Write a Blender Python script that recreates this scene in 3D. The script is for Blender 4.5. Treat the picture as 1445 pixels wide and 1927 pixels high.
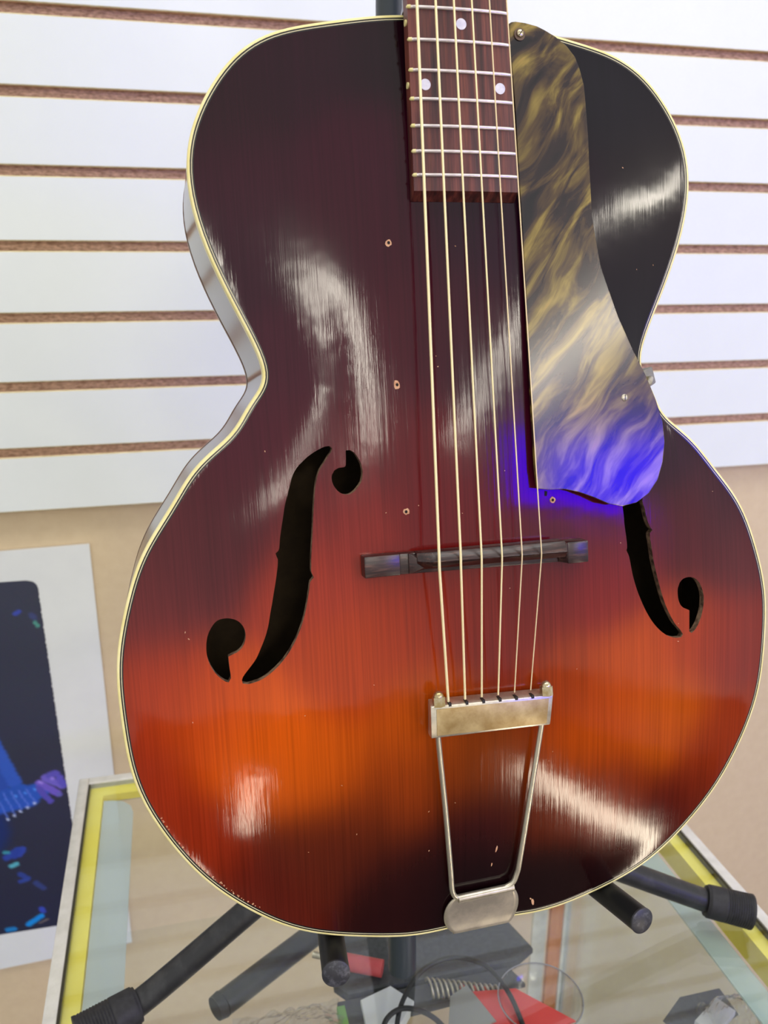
import bpy, bmesh, math, random
import numpy as np
from mathutils import Vector, Matrix
from mathutils.geometry import delaunay_2d_cdt

for o in list(bpy.data.objects): bpy.data.objects.remove(o)
SC = bpy.context.scene
COL = SC.collection
random.seed(4); rng = np.random.default_rng(4)

# ---------------------------------------------------------------- camera
CAMZ, WALLY = 1.520, 1.042           # camera height above the floor, distance to the shop wall (wall plane is y = 0)
cam = bpy.data.cameras.new('camera')
cam_o = bpy.data.objects.new('camera', cam); COL.objects.link(cam_o)
cam.sensor_fit = 'VERTICAL'; cam.sensor_height = 36.0
cam.lens = 1587.16/1927*36.0
cam.clip_start = 0.02; cam.clip_end = 60
CR = [[0.9704459708, 0.0679091651, -0.2315663253], [-0.2412026137, 0.3026957898, -0.9220610381], [0.0074777565, 0.9506648222, 0.3101297777]]
M = Matrix([CR[0]+[0], CR[1]+[-WALLY], CR[2]+[CAMZ], [0, 0, 0, 1]])
cam_o.matrix_world = M
cam.dof.use_dof = True; cam.dof.focus_distance = 0.49; cam.dof.aperture_fstop = 11.0
SC.camera = cam_o

# ---------------------------------------------------------------- world and exposure
w = bpy.data.worlds.new('room_light'); SC.world = w; w.use_nodes = True
bg = w.node_tree.nodes['Background']; bg.inputs[0].default_value = (1.0, 0.985, 0.955, 1); bg.inputs[1].default_value = 0.90
vs = SC.view_settings
vs.view_transform = 'Standard'; vs.look = 'None'; vs.gamma = 1.0; vs.use_curve_mapping = False; vs.exposure = 0.0

def area(name, loc, to, sx, sy, power, col):
    l = bpy.data.lights.new(name, 'AREA'); l.shape = 'RECTANGLE'; l.size = sx; l.size_y = sy; l.energy = power; l.color = col
    o = bpy.data.objects.new(name, l); COL.objects.link(o); o.location = loc
    o.rotation_euler = (Vector(to)-Vector(loc)).to_track_quat('-Z', 'Y').to_euler(); return o
area('overhead_fill', (0.35, -0.95, 2.98), (0.35, -0.6, 0.0), 2.4, 0.5, 16, (1, 0.97, 0.92))  # added fill without a fixture, overhead so the lacquer does not mirror it

# ---------------------------------------------------------------- helpers
def srgb(r, g, b):
    f = lambda c: (c/255/12.92) if c/255 <= 0.04045 else ((c/255+0.055)/1.055)**2.4
    return (f(r), f(g), f(b), 1)
def lin(a):
    a = np.asarray(a, float)/255
    return np.where(a <= 0.04045, a/12.92, ((a+0.055)/1.055)**2.4)
def mat(name, col=(0.5, 0.5, 0.5, 1), rough=0.5, metal=0.0, spec=0.5, coat=0.0, coatr=0.1, emit=None, es=0):
    m = bpy.data.materials.new(name); m.use_nodes = True
    b = m.node_tree.nodes['Principled BSDF']
    b.inputs['Base Color'].default_value = col; b.inputs['Roughness'].default_value = rough; b.inputs['Metallic'].default_value = metal
    b.inputs['Specular IOR Level'].default_value = spec; b.inputs['Coat Weight'].default_value = coat; b.inputs['Coat Roughness'].default_value = coatr
    if emit: b.inputs['Emission Color'].default_value = emit; b.inputs['Emission Strength'].default_value = es
    return m
class NT:
    def __init__(s, m): s.m = m; s.n = m.node_tree.nodes; s.l = m.node_tree.links; s.b = s.n['Principled BSDF']
    def add(s, t, **kw):
        n = s.n.new(t)
        for k, v in kw.items(): setattr(n, k, v)
        return n
    def noise(s, scale, vec=None, detail=3, rough=0.5, dist=0.0):
        tc = s.add('ShaderNodeTexCoord'); mp = s.add('ShaderNodeMapping'); nz = s.add('ShaderNodeTexNoise')
        s.l.new(tc.outputs['Object'], mp.inputs[0]); s.l.new(mp.outputs[0], nz.inputs['Vector'])
        if vec: mp.inputs['Scale'].default_value = vec
        nz.inputs['Scale'].default_value = scale; nz.inputs['Detail'].default_value = detail; nz.inputs['Roughness'].default_value = rough
        nz.inputs['Distortion'].default_value = dist
        return nz, mp
    def ramp(s, fac, stops):
        r = s.add('ShaderNodeValToRGB'); e = r.color_ramp.elements
        e[0].position, e[0].color = stops[0]; e[1].position, e[1].color = stops[-1]
        for p, c in stops[1:-1]:
            q = e.new(p); q.color = c
        s.l.new(fac, r.inputs[0]); return r
    def bump(s, h, strength, dist, target='Normal'):
        b = s.add('ShaderNodeBump'); b.inputs['Strength'].default_value = strength; b.inputs['Distance'].default_value = dist
        s.l.new(h, b.inputs['Height']); s.l.new(b.outputs[0], s.b.inputs[target]); return b
def G(v): return (v, v, v, 1)
def noisy(name, c1, c2, scale, vec=None, rough=0.5, metal=0.0, bump=0.0, bd=0.001, detail=4, lo=0.35, hi=0.65, dist=0.0, **kw):
    m = mat(name, c1, rough, metal, **kw); t = NT(m)
    nz, mp = t.noise(scale, vec, detail, 0.6, dist)
    r = t.ramp(nz.outputs['Fac'], [(lo, c1), (hi, c2)]); t.l.new(r.outputs[0], t.b.inputs['Base Color'])
    if bump: t.bump(nz.outputs['Fac'], bump, bd)
    return m

def link(name, me, mats, parent=None, smooth=False):
    o = bpy.data.objects.new(name, me); COL.objects.link(o)
    for m in (mats if isinstance(mats, (list, tuple)) else [mats]): me.materials.append(m)
    if smooth: me.polygons.foreach_set('use_smooth', [True]*len(me.polygons))
    if parent is not None: o.parent = parent
    return o
def mesh(name, v, f, mats, parent=None, smooth=False, mi=None):
    me = bpy.data.meshes.new(name); me.from_pydata([tuple(map(float, p)) for p in v], [], f); me.update()
    o = link(name, me, mats, parent, smooth)
    if mi is not None: me.polygons.foreach_set('material_index', mi)
    return o
def bm_obj(name, bm, mats, parent=None, smooth=False):
    me = bpy.data.meshes.new(name); bm.normal_update(); bm.to_mesh(me); bm.free(); return link(name, me, mats, parent, smooth)
def auto(o, ang=35):
    me = o.data; bm = bmesh.new(); bm.from_mesh(me)
    for e in bm.edges:
        if len(e.link_faces) == 2 and e.calc_face_angle(0) > math.radians(ang): e.smooth = False
    for f in bm.faces: f.smooth = True
    bm.to_mesh(me); bm.free(); return o
def box(name, lo, hi, m, parent=None, bev=0.0, seg=2):
    bm = bmesh.new(); bmesh.ops.create_cube(bm, size=1)
    for v in bm.verts: v.co = Vector([(lo[i]+hi[i])/2+v.co[i]*(hi[i]-lo[i]) for i in range(3)])
    if bev: bmesh.ops.bevel(bm, geom=bm.edges[:], offset=bev, segments=seg, affect='EDGES', profile=0.5)
    o = bm_obj(name, bm, m, parent)
    if bev: auto(o)
    return o
def frames(path):
    P = [Vector(p) for p in path]; T = []
    for i in range(len(P)):
        a = P[max(i-1, 0)]; b = P[min(i+1, len(P)-1)]; T.append((b-a).normalized())
    up = Vector((0, 0, 1)) if abs(T[0].z) < 0.9 else Vector((1, 0, 0))
    N = [(up-T[0]*up.dot(T[0])).normalized()]
    for i in range(1, len(P)):
        n = N[-1]-T[i]*N[-1].dot(T[i]); N.append(n.normalized())
    return P, T, N
def tube(name, path, r, m, parent=None, seg=16, caps=True, sharp=True):
    P, T, N = frames(path); n = len(P); rr = r if isinstance(r, (list, tuple)) else [r]*n
    v = []; f = []
    for i in range(n):
        B = T[i].cross(N[i])
        for k in range(seg):
            a = 2*math.pi*k/seg; v.append(P[i]+(N[i]*math.cos(a)+B*math.sin(a))*rr[i])
    for i in range(n-1):
        for k in range(seg): f.append((i*seg+k, i*seg+(k+1) % seg, (i+1)*seg+(k+1) % seg, (i+1)*seg+k))
    if caps: f.append(tuple(range(seg))[::-1]); f.append(tuple((n-1)*seg+k for k in range(seg)))
    o = mesh(name, v, f, m, parent, True)
    return auto(o, 50) if sharp else o
def smooth_path(pts, n=8):
    P = [Vector(p) for p in pts]; out = []
    for i in range(len(P)-1):
        p0 = P[max(i-1, 0)]; p1 = P[i]; p2 = P[i+1]; p3 = P[min(i+2, len(P)-1)]
        for k in range(n):
            t = k/n; out.append(0.5*((2*p1)+(p2-p0)*t+(2*p0-5*p1+4*p2-p3)*t*t+(3*p1-p0-3*p2+p3)*t**3))
    return out+[P[-1]]
def prism(name, poly, z0, z1, m, parent=None, bev=0.0, zf=None):
    bm = bmesh.new(); n = len(poly)
    g0 = zf or (lambda x, y: z0)
    bot = [bm.verts.new((x, y, g0(x, y)+(0 if not zf else z0))) for x, y in poly]; top = [bm.verts.new((x, y, (g0(x, y) if zf else 0)+z1)) for x, y in poly]
    bm.faces.new(top); bm.faces.new(bot[::-1])
    for i in range(n): bm.faces.new((bot[i], bot[(i+1) % n], top[(i+1) % n], top[i]))
    bmesh.ops.recalc_face_normals(bm, faces=bm.faces[:])
    if bev:
        te = [e for e in bm.edges if e.verts[0] in top and e.verts[1] in top]
        bmesh.ops.bevel(bm, geom=te, offset=bev, segments=2, affect='EDGES', profile=0.5)
    o = auto(bm_obj(name, bm, m, parent), 30)
    for f in o.data.polygons:
        if len(f.vertices) > 4: f.use_smooth = False
    return o
def empty(name, loc=(0, 0, 0), mw=None):
    o = bpy.data.objects.new(name, None); COL.objects.link(o); o.empty_display_size = 0.05
    if mw is not None: o.matrix_world = mw
    else: o.location = loc
    return o
def tag(o, label, cat, group=None, kind=None):
    o['label'] = label; o['category'] = cat
    if group: o['group'] = group
    if kind: o['kind'] = kind
    return o
def struct(o): o['kind'] = 'structure'; return o
def W(X, Y, Z): return (X/1000, Y/1000-WALLY, Z/1000+CAMZ)      # millimetres measured from the camera -> world metres

# ---------------------------------------------------------------- the room
wallm = noisy('tan_wall_paint', srgb(214, 193, 160), srgb(219, 199, 166), 60, rough=0.6, bump=0.15, bd=0.0006)
floorm = noisy('dark_carpet', srgb(44, 38, 40), srgb(62, 54, 54), 300, rough=0.95, bump=0.4, bd=0.003)
struct(box('wall_back', (-3.0, 0.0008, 0.0), (3.6, 0.12, 3.0), wallm))
struct(box('floor', (-3.2, -7.2, -0.1), (3.8, 0.12, 0.0), floorm))

# slatted wall board: each slat is its own piece, raw fibreboard shows in the grooves
white = noisy('white_laminate', srgb(230, 236, 238), srgb(233, 239, 241), 8, rough=0.38)
mdf = noisy('raw_fibreboard', srgb(176, 140, 114), srgb(238, 204, 174), 420, vec=(0.35, 1, 1), rough=0.9, bump=0.5, bd=0.0012, detail=5)
lip = noisy('laminate_edge', srgb(205, 190, 140), srgb(224, 212, 168), 90, rough=0.5)
slat = empty('slatwall', (0.1, 0, CAMZ-0.312))
tag(slat, 'white slatted display wall panel with brown grooves behind the guitar', 'wall panel')
sx0, sx1 = -1.6, 1.9
bk = box('backing', (sx0-0.1, -0.0075, 0.0), (sx1-0.1, 0.0, 1.30), mdf, slat)
prof = [(-0.0075, 0.004), (-0.014, 0.004), (-0.014, 0.0), (-0.0195, 0.0), (-0.0203, 0.0012), (-0.0203, 0.0648), (-0.0195, 0.066), (-0.014, 0.066), (-0.014, 0.062), (-0.0075, 0.062)]
def slat_mesh():
    v = []; f = []; n = len(prof)
    for x in (sx0-0.1, sx1-0.1):
        for y, z in prof: v.append((x, y, z))
    mi = []
    for i in range(n):
        j = (i+1) % n; f.append((i, i+n, j+n, j)); mi.append(1 if i in (3, 5) else (0 if i == 4 else 2))
    f.append(tuple(range(n))); f.append(tuple(range(n, 2*n))[::-1]); mi += [0, 0]
    o = mesh('slat', v, f, [white, lip, mdf], slat, mi=mi); return o
s0 = slat_mesh(); s0.location = (0, 0, 0.0)
for k in range(1, 17):
    c = s0.copy(); COL.objects.link(c); c.parent = slat; c.location = (0, 0, 0.0762*k)

# ---------------------------------------------------------------- poster
paper = noisy('poster_paper', srgb(226, 230, 233), srgb(231, 235, 237), 12, rough=0.5)
pe = empty('poster', W(-355, 1041, -678)); tag(pe, 'white bordered concert poster with a dark blue stage photograph on the tan wall', 'poster')
def pl(X, Z, d=0.0): return ((X+355)/1000, d, (Z+678)/1000)
mesh('paper_sheet', [pl(-598, -370), pl(-115, -364), pl(-115, -985), pl(-592, -1000), pl(-598, -370, -0.004), pl(-115, -364, -0.004), pl(-115, -985, -0.004), pl(-592, -1000, -0.004)],
     [(4, 7, 6, 5), (0, 1, 2, 3), (0, 4, 5, 1), (1, 5, 6, 2), (2, 6, 7, 3), (3, 7, 4, 0)], paper, pe)
def poster_print():
    nx, nz = 200, 270
    xs = np.linspace(-540, -172, nx); zs = np.linspace(-405, -932, nz); X, Z = np.meshgrid(xs, zs)
    base = np.stack([44+10*np.cos((Z+405)/260), 50+8*np.cos((Z+405)/200), 72+6*np.cos((Z+405)/240)], -1)
    caps = [(-262, -600, -236, -690, 9, (52, 92, 200), 5), (-290, -600, -256, -690, 14, (44, 80, 180), 6), (-330, -560, -300, -760, 48, (30, 48, 110), 20),
            (-262, -715, -205, -706, 12, (42, 88, 196), 5), (-262, -722, -222, -716, 14, (42, 88, 200), 6), (-262, -708, -228, -700, 7, (40, 86, 190), 3),
            (-208, -703, -196, -725, 4.2, (88, 80, 186), 2), (-206, -695, -184, -715, 5, (112, 92, 205), 2), (-198, -688, -178, -703, 5.5, (112, 98, 205), 2),
            (-192, -685, -184, -683, 5, (92, 84, 190), 3), (-180, -690, -176, -702, 5, (92, 84, 195), 3), (-183, -716, -183, -717, 3, (100, 100, 190), 2),
            (-205, -694, -203, -695, 2, (165, 140, 235), 2), (-190, -690, -188, -691, 2, (150, 130, 230), 2),
            (-262, -806, -246, -796, 5, (46, 70, 172), 4), (-246, -797, -252, -806, 4, (42, 66, 168), 4), (-240, -796, -246, -803, 5, (50, 72, 180), 3),
            (-263, -797, -258, -798, 2.5, (60, 150, 180), 2), (-258, -821, -250, -818, 3.2, (88, 176, 205), 2),
            (-248, -836, -240, -844, 4, (46, 66, 150), 3), (-250, -848, -240, -846, 3, (50, 72, 165), 3), (-230, -854, -222, -864, 4, (52, 66, 128), 4),
            (-228, -899, -227, -903, 4, (56, 76, 190), 3), (-248, -922, -230, -911, 4, (18, 142, 232), 2), (-276, -926, -268, -926, 4, (26, 126, 200), 3),
            (-203, -448, -199, -446, 3, (58, 76, 178), 3), (-182, -462, -179, -467, 2.5, (80, 150, 140), 2), (-184, -452, -182, -455, 4, (60, 70, 120), 4),
            (-234, -923, -222, -918, 1.2, (120, 110, 110), 1)]
    for k in range(5):
        caps.append((-262+k*9.5, -706-(-k)*(-1)*0+2-k*-0.5, -252+k*9.5, -742+k*4.5, 1.0, (90, 120, 225), 2))
        caps.append((-253+k*9.0, -745+k*5, -252+k*9.0, -746+k*5, 1.6, (190, 205, 250), 1.6))
        caps.append((-262+k*12, -716+k*3.2, -261+k*12, -718+k*3.2, 1.3, (80, 150, 250), 1.5))
    # a figure in a blue jacket stands further left on the sheet
    caps += [(-400, -600, -400, -800, 60, (26, 40, 96), 25), (-400, -500, -400, -500, 30, (60, 70, 140), 14)]
    for x1, z1, x2, z2, r, c, s in sorted(caps, key=lambda q: -q[4]):
        dx, dz = x2-x1, z2-z1; t = np.clip(((X-x1)*dx+(Z-z1)*dz)/(dx*dx+dz*dz+1e-9), 0, 1)
        d = np.hypot(X-x1-t*dx, Z-z1-t*dz); a = np.clip((r+s*0.5-d)/s, 0, 1); a = (a*a*(3-2*a))[..., None]
        base = base*(1-a)+np.array(c)*a
    base += rng.normal(0, 1.5, base.shape)
    # deckled right edge and rounded corners
    V = []; edge = -180+8*((Z+405)/-527.)*0.9
    Xe = np.where(True, -540+(X+540)/(368)*(edge+540+0.7*np.sin(Z*0.9)+0.5*np.sin(Z*0.31)), X)
    rr = 12
    dz = np.clip(rr-(-405-Z), 0, rr); dz2 = np.clip(rr*0.3-(Z+932), 0, rr)
    Xe = np.minimum(Xe, edge-(rr-np.sqrt(np.maximum(rr*rr-dz*dz, 0))))
    for j in range(nz):
        for i in range(nx): V.append(pl(Xe[j, i], Z[j, i]-(X[j, i]+172)*0.015, -0.0046))
    F = [(j*nx+i, (j+1)*nx+i, (j+1)*nx+i+1, j*nx+i+1) for j in range(nz-1) for i in range(nx-1)]
    pm = mat('poster_ink', rough=0.45); t = NT(pm); a = t.add('ShaderNodeAttribute', attribute_name='ink'); t.l.new(a.outputs['Color'], t.b.inputs['Base Color'])
    o = mesh('printed_picture', V, F, pm, pe)
    at = o.data.color_attributes.new('ink', 'FLOAT_COLOR', 'POINT')
    c = np.ones((nx*nz, 4)); c[:, :3] = lin(np.clip(base, 0, 255)).reshape(-1, 3); at.data.foreach_set('color', c.ravel())
    return o
poster_print()

# ---------------------------------------------------------------- glass display case
def glass_mat(name, tint, k=1.0, rough=0.0):
    m = bpy.data.materials.new(name); m.use_nodes = True; n = m.node_tree.nodes; l = m.node_tree.links; n.clear()
    out = n.new('ShaderNodeOutputMaterial'); mx = n.new('ShaderNodeMixShader'); tr = n.new('ShaderNodeBsdfTransparent'); gl = n.new('ShaderNodeBsdfGlossy'); fr = n.new('ShaderNodeFresnel'); mu = n.new('ShaderNodeMath')
    tr.inputs[0].default_value = tint; gl.inputs['Roughness'].default_value = rough; fr.inputs['IOR'].default_value = 1.5
    mu.operation = 'MULTIPLY'; mu.inputs[1].default_value = k
    ge = n.new('ShaderNodeNewGeometry'); mr = n.new('ShaderNodeMapRange'); mr.inputs['To Min'].default_value = 1.5; mr.inputs['To Max'].default_value = 1/1.5
    l.new(ge.outputs['Backfacing'], mr.inputs['Value']); l.new(mr.outputs[0], fr.inputs['IOR'])
    l.new(fr.outputs[0], mu.inputs[0]); l.new(mu.outputs[0], mx.inputs[0]); l.new(tr.outputs[0], mx.inputs[1]); l.new(gl.outputs[0], mx.inputs[2]); l.new(mx.outputs[0], out.inputs[0]); return m
gtop = glass_mat('case_top_glass', (0.965, 0.985, 0.975, 1), 1.0)
gside = glass_mat('case_side_glass', (0.93, 0.975, 0.96, 1))
alu = noisy('brushed_aluminium', srgb(214, 212, 203), srgb(230, 228, 220), 60, vec=(1, 1, 1), rough=0.42, metal=0.35, bump=0.05, bd=0.0005)
yel = noisy('yellow_foam_strip', srgb(246, 228, 84), srgb(252, 238, 112), 25, rough=0.5)
yelstain = noisy('amber_glue', srgb(205, 150, 50), srgb(238, 212, 90), 120, rough=0.5)
orange = noisy('orange_wood_strip', srgb(186, 112, 62), srgb(206, 134, 82), 40, vec=(6, 6, 1), rough=0.5)
black_gap = mat('dark_gasket', srgb(52, 48, 30), 0.7)
deckm = noisy('case_deck_laminate', srgb(214, 200, 184), srgb(222, 208, 192), 20, rough=0.5)
cX0, cX1, cY0, cY1, cZ = -130, 478, 335, 845, -570
case = empty('display_case', W(174, 590, -1520)); tag(case, 'glass topped display case with aluminium frame and yellow inner strips under the stand', 'display case')
def cl(X, Y, Z): return ((X-174)/1000, (Y-590)/1000, (Z+1520)/1000)
def cbox(name, a, b, m, bev=0.0): return box(name, cl(*a), cl(*b), m, case, bev)
rw = 10.5
for X0 in (cX0, cX1-rw): cbox('frame_rail', (X0, cY0, cZ-26), (X0+rw, cY1, cZ+2.0), alu, 0.0009)
for Y0 in (cY0, cY1-rw): cbox('frame_rail', (cX0+rw, Y0, cZ-26), (cX1-rw, Y0+rw, cZ+2.0), alu, 0.0009)
for X0 in (cX0+rw, cX1-rw-2): cbox('gasket', (X0, cY0+rw, cZ-8), (X0+2, cY1-rw, cZ+0.4), black_gap)
for X0 in (cX0+rw+2, cX1-rw-2-13.5): cbox('yellow_strip', (X0, cY0+rw, cZ-30), (X0+13.5, cY1-rw, cZ-5.4), yel)
for Y0 in (cY0+rw, cY1-rw-15): cbox('yellow_strip', (cX0+rw+15.5, Y0, cZ-14), (cX1-rw-15.5, Y0+15, cZ-5.4), yel)
cbox('top_pane', (cX0+rw+2.2, cY0+rw, cZ-5), (cX1-rw-2.2, cY1-rw, cZ), gtop)
def film(name, col, a):
    m = mat(name, col, 0.35); m.node_tree.nodes['Principled BSDF'].inputs['Alpha'].default_value = a; return m
def strip(pts, m): 
    o = prism('side_strip', [cl(x, y, 0)[:2] for x, y in pts], (1520-579)/1000, (1520-577)/1000, m, case); return o
strip([(-103, 346), (-72, 346), (-72, 786), (-75, 798), (-83, 807), (-94, 811), (-103, 812)], film('frosted_white_film', srgb(206, 216, 216), 0.72))
strip([(409, 346), (432, 346), (432, 815), (409, 815)], film('green_tinted_film', srgb(186, 208, 202), 0.5))
cbox('side_pane', (cX0+3, cY0+12, -1150), (cX0+7, cY1-12, -597), gside)
cbox('side_pane', (cX1-7, cY0+12, -1150), (cX1-3, cY1-12, -643), gside)
cbox('glass_shelf', (cX0+16, cY0+30, -647), (cX1-16, 690, -642), glass_mat('shelf_glass', (0.97, 0.99, 0.98, 1), 0.35))
for X0 in (cX0, cX1-rw):
    for Y0 in (cY0, cY1-rw): cbox('corner_post', (X0, Y0, -1519), (X0+rw, Y0+rw, cZ-26.2), alu, 0.0009)
cbox('sliding_door_stile', (424, 838, -1150), (444, 844, -597), alu, 0.0006)
cbox('wooden_stile', (449, 836, -1150), (467, 844, -597), orange, 0.0006)
cbox('deck', (cX0+11, cY0+11, -1180), (cX1-11, cY1-11, -1151), deckm)
cbox('kick_panel', (cX0+12, cY0+12, -1519), (cX1-12, cY1-12, -1181), deckm)

# ---------------------------------------------------------------- guitar stand
blk = noisy('worn_black_paint', srgb(30, 31, 33), srgb(62, 62, 62), 90, rough=0.42, bump=0.08, bd=0.0004, lo=0.45, hi=0.85)
slate = mat('slate_black_tube', srgb(50, 58, 62), 0.35)
rub = noisy('black_rubber', srgb(24, 24, 26), srgb(40, 40, 42), 200, rough=0.6, bump=0.1, bd=0.0003)
capm = noisy('scuffed_end_cap', srgb(42, 43, 48), srgb(96, 97, 102), 260, rough=0.45, bump=0.1, bd=0.0002, lo=0.5, hi=0.8)
st = empty('guitar_stand', W(150, 523, -570)); tag(st, 'black tubular tripod guitar stand on the glass case holding the sunburst guitar', 'guitar stand')
def sl(X, Y, Z): return Vector(((X-150)/1000, (Y-523)/1000, (Z+570)/1000))
tube('column', [sl(149, 520, -569.5), sl(149.5, 523, -540), sl(151, 545, -430), sl(152, 578, -60), sl(153, 596, 140), sl(156, 610, 330)], 0.0112, slate, st, 24)
tube('collar', [sl(150.4, 533, -460), sl(150.8, 540, -425), sl(151.2, 545, -385)], 0.0165, blk, st, 24)
def foot_leg(hub, knee, end):
    h, k, e = sl(*hub), sl(*knee), sl(*end)
    lg = tube('leg', smooth_path([h, h.lerp(k, 0.5)+Vector((0, 0, 0.002)), k, k.lerp(e, 0.8)], 6), 0.0098, blk, st, 20)
    d = (e-k).normalized(); L = (e-k).length; path = []; rr = []
    for i in range(41):
        t = i/40; path.append(k+d*L*t)
        g = 0.0138+0.001*t
        if t > 0.42 and t < 0.97: g -= 0.0006*(i % 2)
        if t < 0.03: g = 0.0128
        rr.append(g)
    rf = tube('rubber_foot', path, rr, rub, lg, 28); rf.parent = lg
    return lg
foot_leg((146, 540, -412), (-58, 519, -551.5), (-100, 503, -554.5))
foot_leg((156, 540, -420), (420, 509, -549), (455, 493, -554.5))
foot_leg((151, 552, -440), (165, 760, -552), (168, 812, -554.5))
armm = mat('black_foam_sleeve', srgb(17, 18, 20), 0.45, 0, 0.35)
def cradle(s, path, r):
    P = [sl(*p) for p in path]
    a = tube('cradle_arm', smooth_path(P, 8), r, armm, st, 24)
    d = (P[-1]-P[-2]).normalized()
    c = tube('end_cap', [P[-1]-d*0.0005, P[-1]+d*0.0006, P[-1]+d*0.0012], [r*1.02, r*1.02, r*0.9], capm, a, 28)
    return a
cradle(-1, [(151, 542, -420), (118, 534, -421), (92, 516, -417), (80, 480, -410.5), (71, 420, -398.5), (64.7, 358, -386)], 0.0077)
cradle(1, [(152, 542, -420), (180, 534, -421), (206, 516, -418), (218, 480, -411), (236, 415, -398), (248, 351.7, -385)], 0.0077)

# ---------------------------------------------------------------- the guitar: everything below in the guitar's own frame, millimetres
CO = [215.0513,-13.2664,51.3598,31.8277,0.25,-8.0163,-12.2227,-6.5515,-2.1336,2.2004,2.9687,2.6715,0.5577,-0.8488,-1.318,-0.8865,-0.2454,0.8097,0.8248,0.6927,-0.1247,-0.4912,-0.6361,-0.178,-0.3387,0.6037,0.5357,-0.1088,-0.7877,-0.2012,0.0137,0.1382,-0.0192,-0.0225,0.0402,0.1266,0.141]
NB = 22
def outline(n, off=0.0):
    t = np.linspace(-np.pi, np.pi, n, endpoint=False)
    B = np.stack([np.cos(k*t) for k in range(NB+1)]+[np.sin(k*t) for k in range(1, 15)], -1)
    r = B@np.array(CO); P = np.stack([r*np.sin(t), 20+r*np.cos(t)], 1)
    if off:
        T = np.roll(P, -1, 0)-np.roll(P, 1, 0); T /= np.linalg.norm(T, axis=1)[:, None]
        Nn = np.stack([T[:, 1], -T[:, 0]], 1)                        # walking clockwise: this points inwards
        if ((P+Nn-[0, 20])**2).sum() > (((P-Nn)-[0, 20])**2).sum(): Nn = -Nn
        P = P+Nn*off
    return P
def inside(P, poly):
    x, y = P[..., 0], P[..., 1]; c = np.zeros(x.shape, bool); n = len(poly)
    for i in range(n):
        x1, y1 = poly[i]; x2, y2 = poly[(i+1) % n]
        m = ((y1 > y) != (y2 > y)); xx = (x2-x1)*(y-y1)/(y2-y1+1e-12)+x1
        c ^= m & (x < xx)
    return c
OUT = outline(720)
GD = 2.5
gx = np.arange(-205, 206, GD); gy = np.arange(-235, 292, GD)
def poisson():
    X, Y = np.meshgrid(gx, gy); m = inside(np.stack([X, Y], -1), OUT[::2])
    u = np.zeros(X.shape); par = (np.add.outer(np.arange(len(gy)), np.arange(len(gx))) % 2)
    ks = [m & (par == c) for c in (0, 1)]
    for it in range(450):
        for k in ks:
            s = np.zeros_like(u); s[1:-1, 1:-1] = .25*(u[:-2, 1:-1]+u[2:, 1:-1]+u[1:-1, :-2]+u[1:-1, 2:]+GD*GD)
            u[k] += 1.95*(s[k]-u[k])
    return u/u.max()
U = poisson()
for _ in range(2):
    U[1:-1, 1:-1] = (U[1:-1, 1:-1]*4+U[:-2, 1:-1]+U[2:, 1:-1]+U[1:-1, :-2]+U[1:-1, 2:])/8
ARCH = 16.0
def hh(x, y):
    x = np.asarray(x, float); y = np.asarray(y, float)
    fx = (x-gx[0])/GD; fy = (y-gy[0])/GD
    i = np.clip(fx.astype(int), 1, len(gx)-3); j = np.clip(fy.astype(int), 1, len(gy)-3); s = fx-i; t = fy-j
    def cub(a, b, c, d, t): return b+0.5*t*(c-a+t*(2*a-5*b+4*c-d+t*(3*(b-c)+d-a)))
    rows = [cub(U[j+k, i-1], U[j+k, i], U[j+k, i+1], U[j+k, i+2], s) for k in (-1, 0, 1, 2)]
    v = np.maximum(cub(*rows, t), 0)
    return ARCH*v**.9*(1-np.exp(-(v/.12)**1.2))
def hn(x, y):
    e = 2.0; a = (hh(x+e, y)-hh(x-e, y))/(2*e); b = (hh(x, y+e)-hh(x, y-e))/(2*e)
    n = np.stack([-a, -b, np.ones_like(a)], -1); return n/np.linalg.norm(n, axis=-1, keepdims=True)
def h1(x, y): return float(hh(np.array([x]), np.array([y]))[0])

GR = [[0.9998711710, -0.0082448814, 0.0137718310], [0.0151312872, 0.1978688269, -0.9801117137], [0.0053558888, 0.9801938325, 0.1979680913]]
gt = W(155.734, 421.638, -166.992)
GM = Matrix([GR[0]+[gt[0]], GR[1]+[gt[1]], GR[2]+[gt[2]], [0, 0, 0, 1]])
gq = GM.to_3x3().to_quaternion()
gtr = empty('archtop_guitar'); gtr.rotation_mode = 'QUATERNION'; gtr.rotation_quaternion = gq; gtr.location = gt
tag(gtr, 'vintage sunburst archtop guitar with two f-holes resting on the black stand', 'guitar')
K = 0.001
def g3(P): return [(x*K, y*K, z*K) for x, y, z in P]

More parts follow.
